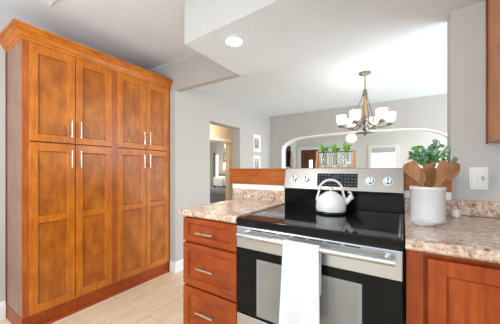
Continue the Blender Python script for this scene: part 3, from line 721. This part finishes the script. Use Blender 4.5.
for i, t in enumerate((0.215, 0.50, 0.785)):
    x = x0+(x1-x0)*t; zb = jz+0.0105
    lab = ('clear glass jar at the left end of the wooden stand', 'clear glass jar in the middle of the wooden stand', 'clear glass jar at the right end of the wooden stand')[i]
    b = bmesh.new(); R = 0.030
    yj = jy-0.0
    lathe(b, x, yj, [(R*0.9, zb), (R, zb+0.005), (R, zb+0.072), (R*0.78, zb+0.086), (R*0.76, zb+0.100), (R*0.70, zb+0.100), (R*0.72, zb+0.086), (R*0.93, zb+0.071), (R*0.93, zb+0.007), (0.001, zb+0.006)], 28, True, False)
    solo('glass_jar', b, 'clear', (x, yj, zb), lab, 'jar', 'glass jars in the wooden stand', True)
    lab = ('small green sprig in the left jar of the stand', 'small green sprig in the middle jar of the stand', 'small green sprig in the right jar of the stand')[i]
    sp_ = thing('plant_sprig', (x, yj, zb+0.008), lab, 'plant', 'green sprigs in the jars')
    fb, sb = bmesh.new(), bmesh.new()
    for k in range(7):
        a = 2*PI*k/7+i; ln = random.uniform(0.15, 0.75)
        top = Vector((x+0.030*ln*math.cos(a)*1.1, yj+0.022*ln*math.sin(a)+ (0.008 if math.sin(a) >= 0 else -0.008), zb+0.122+random.uniform(0.0, 0.030)))
        o8 = 0.0095 if math.sin(a) >= 0 else -0.0095
        mid = Vector((x+0.010*math.cos(a), yj+o8*1.0, zb+0.098)); ft = Vector((x+0.012*math.cos(a), yj+0.012*math.sin(a), zb+0.012))
        tube(sb, [ft, mid, top], [0.0012, 0.0012, 0.0008], 6)
        for q in range(5):
            t2 = 0.35+0.65*q/4; p = mid.lerp(top, t2)
            dd = (rv()*0.9+Vector((math.cos(a)*0.6, 0, 0.9))).normalized()
            leaf(fb, p+Vector((0, 0, 0.004)), dd, rv()+Vector((0, -0.7, 0.5)), random.uniform(0.020, 0.030), random.uniform(0.006, 0.009))
    obj('foliage', fb, 'leaf', sp_); obj('stems', sb, 'stem', sp_)

# ------------------------------------------------------------------ UPPER CABINET (right edge)
uc = thing('wall_cabinet', (0.75, 1.62, 1.335), 'orange-brown wall cabinet at the right edge, above the granite worktop', 'cabinet')
b = bmesh.new(); bx(b, 0.379, 1.25, 1.475, YW-0.0008, 1.340, ZS-0.0015, 0.001, 1); obj('body', b, 'woodV', uc)
b = bmesh.new(); bx(b, 0.379, 1.25, 1.455, 1.4745, 1.330, ZS-0.0015, 0.001, 1); obj('face_frame', b, 'woodV', uc)
b = bmesh.new(); bx(b, 0.374, 0.3788, 1.765, YW-0.0008, 1.334, ZS-0.0015); obj('scribe_strip', b, 'darkwood', uc)
shaker_y(1.435, 0.39, 0.81, 1.34, 2.09, 0.052, uc, 'door', m='woodV', pm='woodV')
shaker_y(1.435, 0.815, 1.24, 1.34, 2.09, 0.052, uc, 'door', m='woodV', pm='woodV')

# ------------------------------------------------------------------ SWITCH PLATE
sw = thing('switch_plate', (0.346, YW, 1.148), 'white double switch plate on the wall right of the crock', 'switch')
b = bmesh.new(); bx(b, 0.306, 0.385, YW-0.006, YW-0.0006, 1.086, 1.210, 0.002, 2); obj('plate', b, 'plastic', sw)
b = bmesh.new(); bx(b, 0.314, 0.340, YW-0.009, YW-0.0062, 1.115, 1.180, 0.001, 1); obj('rocker', b, 'plastic', sw)
b = bmesh.new(); bx(b, 0.357, 0.369, YW-0.008, YW-0.0062, 1.136, 1.160, 0.001, 1); sl = obj('toggle_collar', b, 'greyprint', sw)
b = bmesh.new(); bx(b, 0.360, 0.366, YW-0.018, YW-0.0082, 1.147, 1.157, 0.001, 1); obj('toggle', b, 'plastic', sl)

# ------------------------------------------------------------------ RECESSED LIGHT + VENT
lx, ly = -1.017, 1.373
rl = thing('recessed_light', (lx, ly, ZS), 'round lit recessed downlight in the soffit above the drawers', 'light')
b = bmesh.new(); lathe(b, lx, ly, [(0.060, ZS-0.0005), (0.062, ZS-0.004), (0.050, ZS-0.007), (0.046, ZS-0.0045)], 40, True, True); obj('trim_ring', b, 'trim', rl, True)
b = bmesh.new(); lathe(b, lx, ly, [(0.0555, ZS-0.0075), (0.048, ZS-0.0105), (0.001, ZS-0.0115)], 36, True, False); obj('diffuser', b, 'lamp', rl, True)
sl_ = bpy.data.lights.new('recessed_lamp', 'SPOT'); sl_.energy = 14; sl_.spot_size = 2.2; sl_.spot_blend = 0.8; sl_.shadow_soft_size = 0.04; sl_.color = (1, 0.95, 0.87)
so_ = bpy.data.objects.new('recessed_lamp', sl_); C.objects.link(so_); so_.location = (lx, ly, ZS-0.02)
vt = thing('ceiling_vent', (-2.10, 0.56, ZC), 'white louvred air vent in the ceiling above the pantry', 'vent')
vx0, vx1, vy0, vy1 = -2.255, -1.95, 0.38, 0.715
b = bmesh.new()
for a in ((vx0, vx1, vy0, vy0+0.028), (vx0, vx1, vy1-0.028, vy1), (vx0, vx0+0.028, vy0+0.028, vy1-0.028), (vx1-0.028, vx1, vy0+0.028, vy1-0.028)): bx(b, *a, ZC-0.010, ZC-0.0006, 0.002, 1)
obj('frame', b, 'trim', vt)
b = bmesh.new(); bx(b, vx0+0.028, vx1-0.028, vy0+0.028, vy1-0.028, ZC-0.0015, ZC-0.0006); obj('backing', b, 'greyprint', vt)
for k in range(9):
    y = vy0+0.042+k*0.031; b = bmesh.new()
    prism(b, [(y, ZC-0.009), (y+0.002, ZC-0.0095), (y+0.016, ZC-0.003), (y+0.014, ZC-0.002)], 'x', vx0+0.028, vx1-0.028); obj('slat', b, 'trim', vt)

# ------------------------------------------------------------------ CHANDELIER
hx_, hy_ = -0.349, 2.83
ch = thing('chandelier', (hx_, hy_, ZD), 'brushed nickel chandelier with six frosted glass shades hanging in the dining room', 'chandelier')
FW = Vector((-math.sin(YAW), math.cos(YAW), 0)); RT = Vector((math.cos(YAW), math.sin(YAW), 0)); UP = Vector((0, 0, 1)); HC = Vector((hx_, hy_, 0))
b = bmesh.new(); lathe(b, hx_, hy_, [(0.062, ZD-0.0006), (0.062, ZD-0.010), (0.045, ZD-0.022), (0.012, ZD-0.030), (0.008, ZD-0.034)], 36); obj('ceiling_canopy', b, 'fixture', ch, True)
b = bmesh.new(); tube(b, [(hx_, hy_, ZD-0.0345), (hx_, hy_, 2.06)], 0.006, 10); lathe(b, hx_, hy_, [(0.008, 2.055), (0.018, 2.05), (0.020, 2.03), (0.028, 2.005), (0.028, 1.99), (0.012, 1.985)], 24); obj('stem', b, 'fixture', ch, True)
b = bmesh.new(); lathe(b, hx_, hy_, [(0.014, 1.984), (0.020, 1.95), (0.022, 1.85), (0.020, 1.775), (0.010, 1.765)], 24); obj('column', b, wood('amber_column', (0.40, 0.22, 0.10), (0.50, 0.30, 0.15), (0.60, 0.38, 0.2), (6, 6, 1)), ch, True)
b = bmesh.new(); lathe(b, hx_, hy_, [(0.012, 1.764), (0.030, 1.755), (0.034, 1.73), (0.020, 1.70), (0.014, 1.66), (0.026, 1.64), (0.020, 1.61), (0.012, 1.600)], 28); lathe(b, hx_, hy_, [(0.02, 1.5995), (0.095, 1.590), (0.095, 1.584), (0.03, 1.578), (0.012, 1.565), (0.004, 1.556)], 32); obj('hub', b, 'fixture', ch, True)
for k in range(3):
    a = math.radians(20+120*k); d = RT*math.cos(a)+FW*math.sin(a)
    b = bmesh.new(); tube(b, [HC+UP*1.992+d*0.024, HC+UP*1.95+d*0.040, HC+UP*1.85+d*0.080, HC+UP*1.76+d*0.118, HC+UP*1.690+d*0.130], 0.0048, 8)
    obj('strap', b, 'fixture', ch, True)
Z0 = 1.70
for k in range(6):
    a = math.radians(15+60*k); d = Vector((math.cos(a), math.sin(a), 0)); e = HC+d*0.238
    b = bmesh.new()
    tube(b, [HC+UP*1.72+d*0.02, HC+UP*1.665+d*0.075, HC+UP*1.640+d*0.14, HC+UP*1.650+d*0.20, HC+UP*1.672+d*0.238], 0.0062, 10)
    lathe(b, e.x, e.y, [(0.008, 1.655), (0.026, 1.661), (0.034, 1.668), (0.018, 1.673), (0.018, 1.687)], 22)
    ar = obj('arm', b, 'fixture', ch, True)
    b = bmesh.new(); lathe(b, e.x, e.y, [(0.020, 1.6875), (0.036, 1.693), (0.047, 1.711), (0.052, 1.740), (0.053, 1.788), (0.0505, 1.788), (0.049, 1.741), (0.044, 1.714), (0.034, 1.697), (0.001, 1.6915)], 32, True, False)
    obj('glass_shade', b, 'shade', ar, True)
    point('chandelier_bulb', (e.x, e.y, 1.755), 0.5, 0.02, (1, 0.97, 0.93))

# ------------------------------------------------------------------ PICTURES on the dining left wall
def picture(y0, y1, z0, z1, m, label):
    t = thing('framed_picture', (XL, (y0+y1)/2, z0), label, 'picture', 'framed pictures on the dining wall')
    b = bmesh.new(); f = 0.018
    for a in ((y0, y0+f, z0, z1), (y1-f, y1, z0, z1), (y0+f, y1-f, z0, z0+f), (y0+f, y1-f, z1-f, z1)): bx(b, XL+0.001, XL+0.024, *a, 0.001, 1)
    obj('frame', b, 'trim', t)
    b = bmesh.new(); bx(b, XL+0.001, XL+0.012, y0+f, y1-f, z0+f, z1-f); mb = obj('mat_board', b, 'mat_', t)
    b = bmesh.new(); bx(b, XL+0.0125, XL+0.0135, y0+0.05, y1-0.05, z0+0.06, z1-0.06); obj('print', b, m, mb)
picture(3.545, 3.79, 1.505, 1.812, 'picA', 'upper framed picture of two, on the dining room side wall')
picture(3.545, 3.79, 1.135, 1.442, 'picB', 'lower framed picture of two, just above the wooden ledge')

# ------------------------------------------------------------------ BEYOND THE ARCH
def ZV(u, v, Y):
    a = (u-250)/239.348; t = Y/(a*math.sin(YAW)+math.cos(YAW)); return 1.199+(169.046-v)/239.348*t
# brown door with a white casing and a small bright pane
dx0, dx1 = U(301.5, SY), U(319, SY); dzt = ZV(310, 150, SY)
dr = struct('door_1', box(dx0, dx1, SY-0.03, SY-0.002, 0.01, dzt), 'brown')
b = bmesh.new(); bx(b, dx0-0.10, dx0-0.003, SY-0.025, SY-0.002, 0, dzt+0.003); bx(b, dx1+0.003, dx1+0.09, SY-0.025, SY-0.002, 0, dzt+0.003); bx(b, dx0-0.10, dx1+0.09, SY-0.025, SY-0.002, dzt+0.004, dzt+0.08); struct('trim_4', b, 'trim')
b = bmesh.new(); bx(b, U(309.5, SY), U(313, SY), SY-0.034, SY-0.031, 0.9, ZV(311, 160, SY)); struct('door_pane', b, mat('bright_door_pane', (0.9, 0.9, 0.9), 0.3, emit=(1, 1, 1), es=1.0), dr)
b = bmesh.new()
for k in range(5): bx(b, dx0+0.06+k*0.1, dx0+0.075+k*0.1, SY-0.036, SY-0.031, 1.45, dzt-0.05)
struct('door_muntins', b, 'redV', dr)
# window with a grey roller blind
wx0, wx1 = U(371.5, SY), U(396, SY); wz1 = ZV(384, 147.5, SY); wz0 = 0.9
wn = struct('window_1', box(wx0, wx1, SY-0.012, SY-0.002, wz0, wz1), 'frost')
b = bmesh.new()
for a in ((wx0-0.06, wx0, wz0-0.06, wz1+0.06), (wx1, wx1+0.06, wz0-0.06, wz1+0.06), (wx0, wx1, wz0-0.06, wz0), (wx0, wx1, wz1, wz1+0.06)): bx(b, a[0], a[1], SY-0.03, SY-0.002, a[2], a[3])
struct('window_frame', b, 'trim', wn)
b = bmesh.new(); bx(b, wx0+0.01, wx1-0.01, SY-0.05, SY-0.02, ZV(384, 152.5, SY), wz1-0.005); struct('window_blind', b, 'shadecloth', wn)
# dark wall panel and a hanging ornament on the sunroom's left wall
dk = thing('wall_mirror', (-2.519, 5.74, 1.2), 'tall narrow dark framed mirror just inside the arch on the left', 'mirror')
b = bmesh.new(); bx(b, -2.519, -2.495, 5.60, 5.88, 1.25, 1.80, 0.003, 1); obj('frame', b, 'dark', dk)
b = bmesh.new(); bx(b, -2.4945, -2.493, 5.63, 5.85, 1.28, 1.77); obj('mirror_glass', b, 'blackglass', dk)
b = bmesh.new(); lathe(b, -2.41, 5.74, [(0.11, 0.0), (0.11, 0.02), (0.02, 0.03), (0.02, 1.18), (0.07, 1.19), (0.07, 1.2095)], 24)
solo('pedestal', b, 'trim', (-2.41, 5.74, 0), 'slim white pedestal carrying the clay vase, just beyond the arch', 'stand', smooth=True)
b = bmesh.new(); lathe(b, -2.41, 5.74, [(0.03, 1.21), (0.045, 1.23), (0.055, 1.38), (0.045, 1.50), (0.018, 1.60), (0.028, 1.65)], 24)
solo('vase', b, 'pale', (-2.41, 5.74, 1.21), 'pinkish clay vase just beyond the arch, at left', 'vase', smooth=True)
# sunroom pendant
gx, gy = U(351.3, 5.2), 5.2; gz = ZV(351.3, 138.5, 5.2)
pl = thing('pendant_light', (gx, gy, 2.35), 'white glass pendant light beyond the arch, just below the chandelier', 'light')
b = bmesh.new(); lathe(b, gx, gy, [(0.06, 2.3495), (0.05, 2.33), (0.012, 2.325), (0.008, gz+0.10)], 20); obj('stem', b, 'nickel', pl, True)
b = bmesh.new(); lathe(b, gx, gy, [(0.03, gz+0.0995), (0.06, gz+0.085), (0.105, gz+0.03), (0.10, gz-0.03), (0.06, gz-0.075), (0.01, gz-0.085)], 30); obj('glass_shade', b, 'shade', pl, True)

# ------------------------------------------------------------------ HALL AND BEDROOM
fl = thing('flush_light', (-3.02, 3.44, 2.2), 'lit flush ceiling light in the hallway behind the doorway', 'light')
b = bmesh.new(); lathe(b, -3.02, 3.44, [(0.13, 2.1995), (0.13, 2.185)], 30); obj('base_plate', b, 'nickel', fl, True)
b = bmesh.new(); lathe(b, -3.02, 3.44, [(0.125, 2.1845), (0.12, 2.15), (0.08, 2.12), (0.01, 2.11)], 30); obj('diffuser', b, 'lamp', fl, True)
point('hall_lamp', (-3.02, 3.44, 1.98), 12, 0.08, (1, 0.86, 0.66))
bd = thing('bed', (-5.0, 5.5, 0), 'bed with grey blanket and white sheets, seen through the far doorway', 'bed')
b = bmesh.new(); bx(b, -5.55, -3.75, 4.95, 6.5, 0.30, 0.56, 0.05, 3); obj('mattress', b, 'sheet', bd)
b = bmesh.new(); bx(b, -5.5, -3.8, 5.0, 6.45, 0.06, 0.2995); obj('bed_frame', b, 'dark', bd)
for x in (-5.45, -3.85):
    for y in (5.05, 6.40):
        b = bmesh.new(); bx(b, x-0.03, x+0.03, y-0.03, y+0.03, 0, 0.0595); obj('leg', b, 'dark', bd)
b = bmesh.new(); bx(b, -5.0, -3.70, 4.90, 6.0, 0.22, 0.615, 0.06, 3); obj('blanket', b, 'bedgrey', bd)
b = bmesh.new(); bx(b, -5.5, -3.8, 6.505, 6.58, 0.0, 1.05, 0.02, 2); obj('headboard', b, 'bedgrey', bd)
for i, x in enumerate((-5.45, -4.95)):
    solo('bed_pillow', box(x, x+0.45, 6.12, 6.46, 0.622, 0.95, 0.09, 4), 'sheet', (x+0.3, 6.3, 0.622), ('white pillow at the left on the bed, beyond the doorway', 'white pillow nearer the lamp on the bed, beyond the doorway')[i], 'pillow', 'pillows on the bed', True)
solo('bedroom_rug', box(-5.4, -3.6, 3.6, 4.85, 0.0005, 0.012), 'rug', (-4.5, 4.2, 0.0005), 'dark rug on the bedroom floor in front of the bed', 'rug')
# curtained window on the bedroom back wall
BY = 6.599
wb = struct('window_2', box(U(216, BY), U(218.2, BY), BY-0.012, BY-0.001, ZV(217, 178, BY), ZV(217, 155, BY)), mat('bedroom_window_pane', (0.8, 0.9, 1.0), 0.3, emit=(0.85, 0.93, 1), es=1.2))
b = bmesh.new(); x0, x1 = U(214.6, BY), U(216, BY)
pts = [(x0+(x1-x0)*i/12, BY-0.05+0.02*math.sin(i*2.2)) for i in range(13)]
prism(b, pts+[(p[0], p[1]+0.004) for p in reversed(pts)], 'z', 0.3, ZV(217, 153, BY)); tag = solo('curtain', b, 'bedgrey', (x0, BY-0.05, 0.3), 'grey curtain beside the bedroom window', 'curtain')
t = thing('framed_picture', (U(226, BY), BY, ZV(226, 162, BY)), 'small framed picture on the bedroom back wall above the lamp', 'picture')
b = bmesh.new(); bx(b, U(223.8, BY), U(228.0, BY), BY-0.025, BY-0.001, ZV(226, 162, BY), ZV(226, 153, BY)); obj('frame', b, 'dark', t)
b = bmesh.new(); bx(b, U(224.4, BY), U(227.4, BY), BY-0.027, BY-0.0255, ZV(226, 161, BY), ZV(226, 154, BY)); obj('print', b, 'picA', t)
lx2, ly2 = U(227.5, 6.42), 6.42
tl = thing('wall_lamp', (lx2, 6.5985, 1.1), 'lit wall lamp with warm shade over the bed, beyond the doorway', 'lamp')
b = bmesh.new(); bx(b, lx2-0.05, lx2+0.05, 6.585, 6.5985, 1.06, 1.18, 0.003, 1); tube(b, [(lx2, 6.585, 1.12), (lx2, 6.50, 1.10), (lx2, ly2, 1.13), (lx2, ly2, 1.22)], 0.010, 10); obj('bracket', b, 'fixture', tl, True)
b = bmesh.new(); lathe(b, lx2, ly2, [(0.15, 1.191), (0.11, 1.43)], 28); obj('lamp_shade', b, 'glow', tl, True)
point('bedside_lamp', (lx2, ly2-0.30, 1.3), 8, 0.1, (1, 0.82, 0.6))
# ceiling fan
fx2, fy2 = U(227.5, 5.3), 5.3; fz = ZV(227.5, 146.5, 5.3)
cf = thing('ceiling_fan', (fx2, fy2, 2.4), 'white ceiling fan with globe light in the bedroom beyond the doorway', 'fan')
b = bmesh.new(); lathe(b, fx2, fy2, [(0.07, 2.3995), (0.05, 2.36), (0.02, 2.355), (0.02, fz+0.22), (0.10, fz+0.20), (0.11, fz+0.12), (0.05, fz+0.095)], 24); obj('motor', b, 'trim', cf, True)
for k in range(5):
    a = 2*PI*k/5+2.2; d = Vector((math.cos(a), math.sin(a), 0)); s2 = Vector((-d.y, d.x, 0))
    b = bmesh.new(); c = Vector((fx2, fy2, fz+0.15)); q = []
    for r, wd in ((0.1105, 0.03), (0.20, 0.055), (0.58, 0.07), (0.62, 0.04)): q.append((c+d*r-s2*wd, c+d*r+s2*wd))
    U_ = [(b.verts.new(p+Vector((0, 0, 0.004))), b.verts.new(r_+Vector((0, 0, 0.012)))) for p, r_ in q]; D_ = [(b.verts.new(p-Vector((0, 0, 0.004))), b.verts.new(r_+Vector((0, 0, 0.004)))) for p, r_ in q]
    for (a1, b1), (a2, b2) in zip(U_, U_[1:]): b.faces.new((a1, a2, b2, b1))
    for (a1, b1), (a2, b2) in zip(D_, D_[1:]): b.faces.new((a1, b1, b2, a2))
    for i in range(3): b.faces.new((U_[i][0], D_[i][0], D_[i+1][0], U_[i+1][0])); b.faces.new((U_[i][1], U_[i+1][1], D_[i+1][1], D_[i][1]))
    b.faces.new((U_[0][0], U_[0][1], D_[0][1], D_[0][0])); b.faces.new((U_[3][0], D_[3][0], D_[3][1], U_[3][1])); obj('blade', b, 'trim', cf)
b = bmesh.new(); lathe(b, fx2, fy2, [(0.05, fz+0.0945), (0.09, fz+0.06), (0.095, fz), (0.06, fz-0.06), (0.01, fz-0.08)], 26); obj('globe', b, 'shade', cf, True)
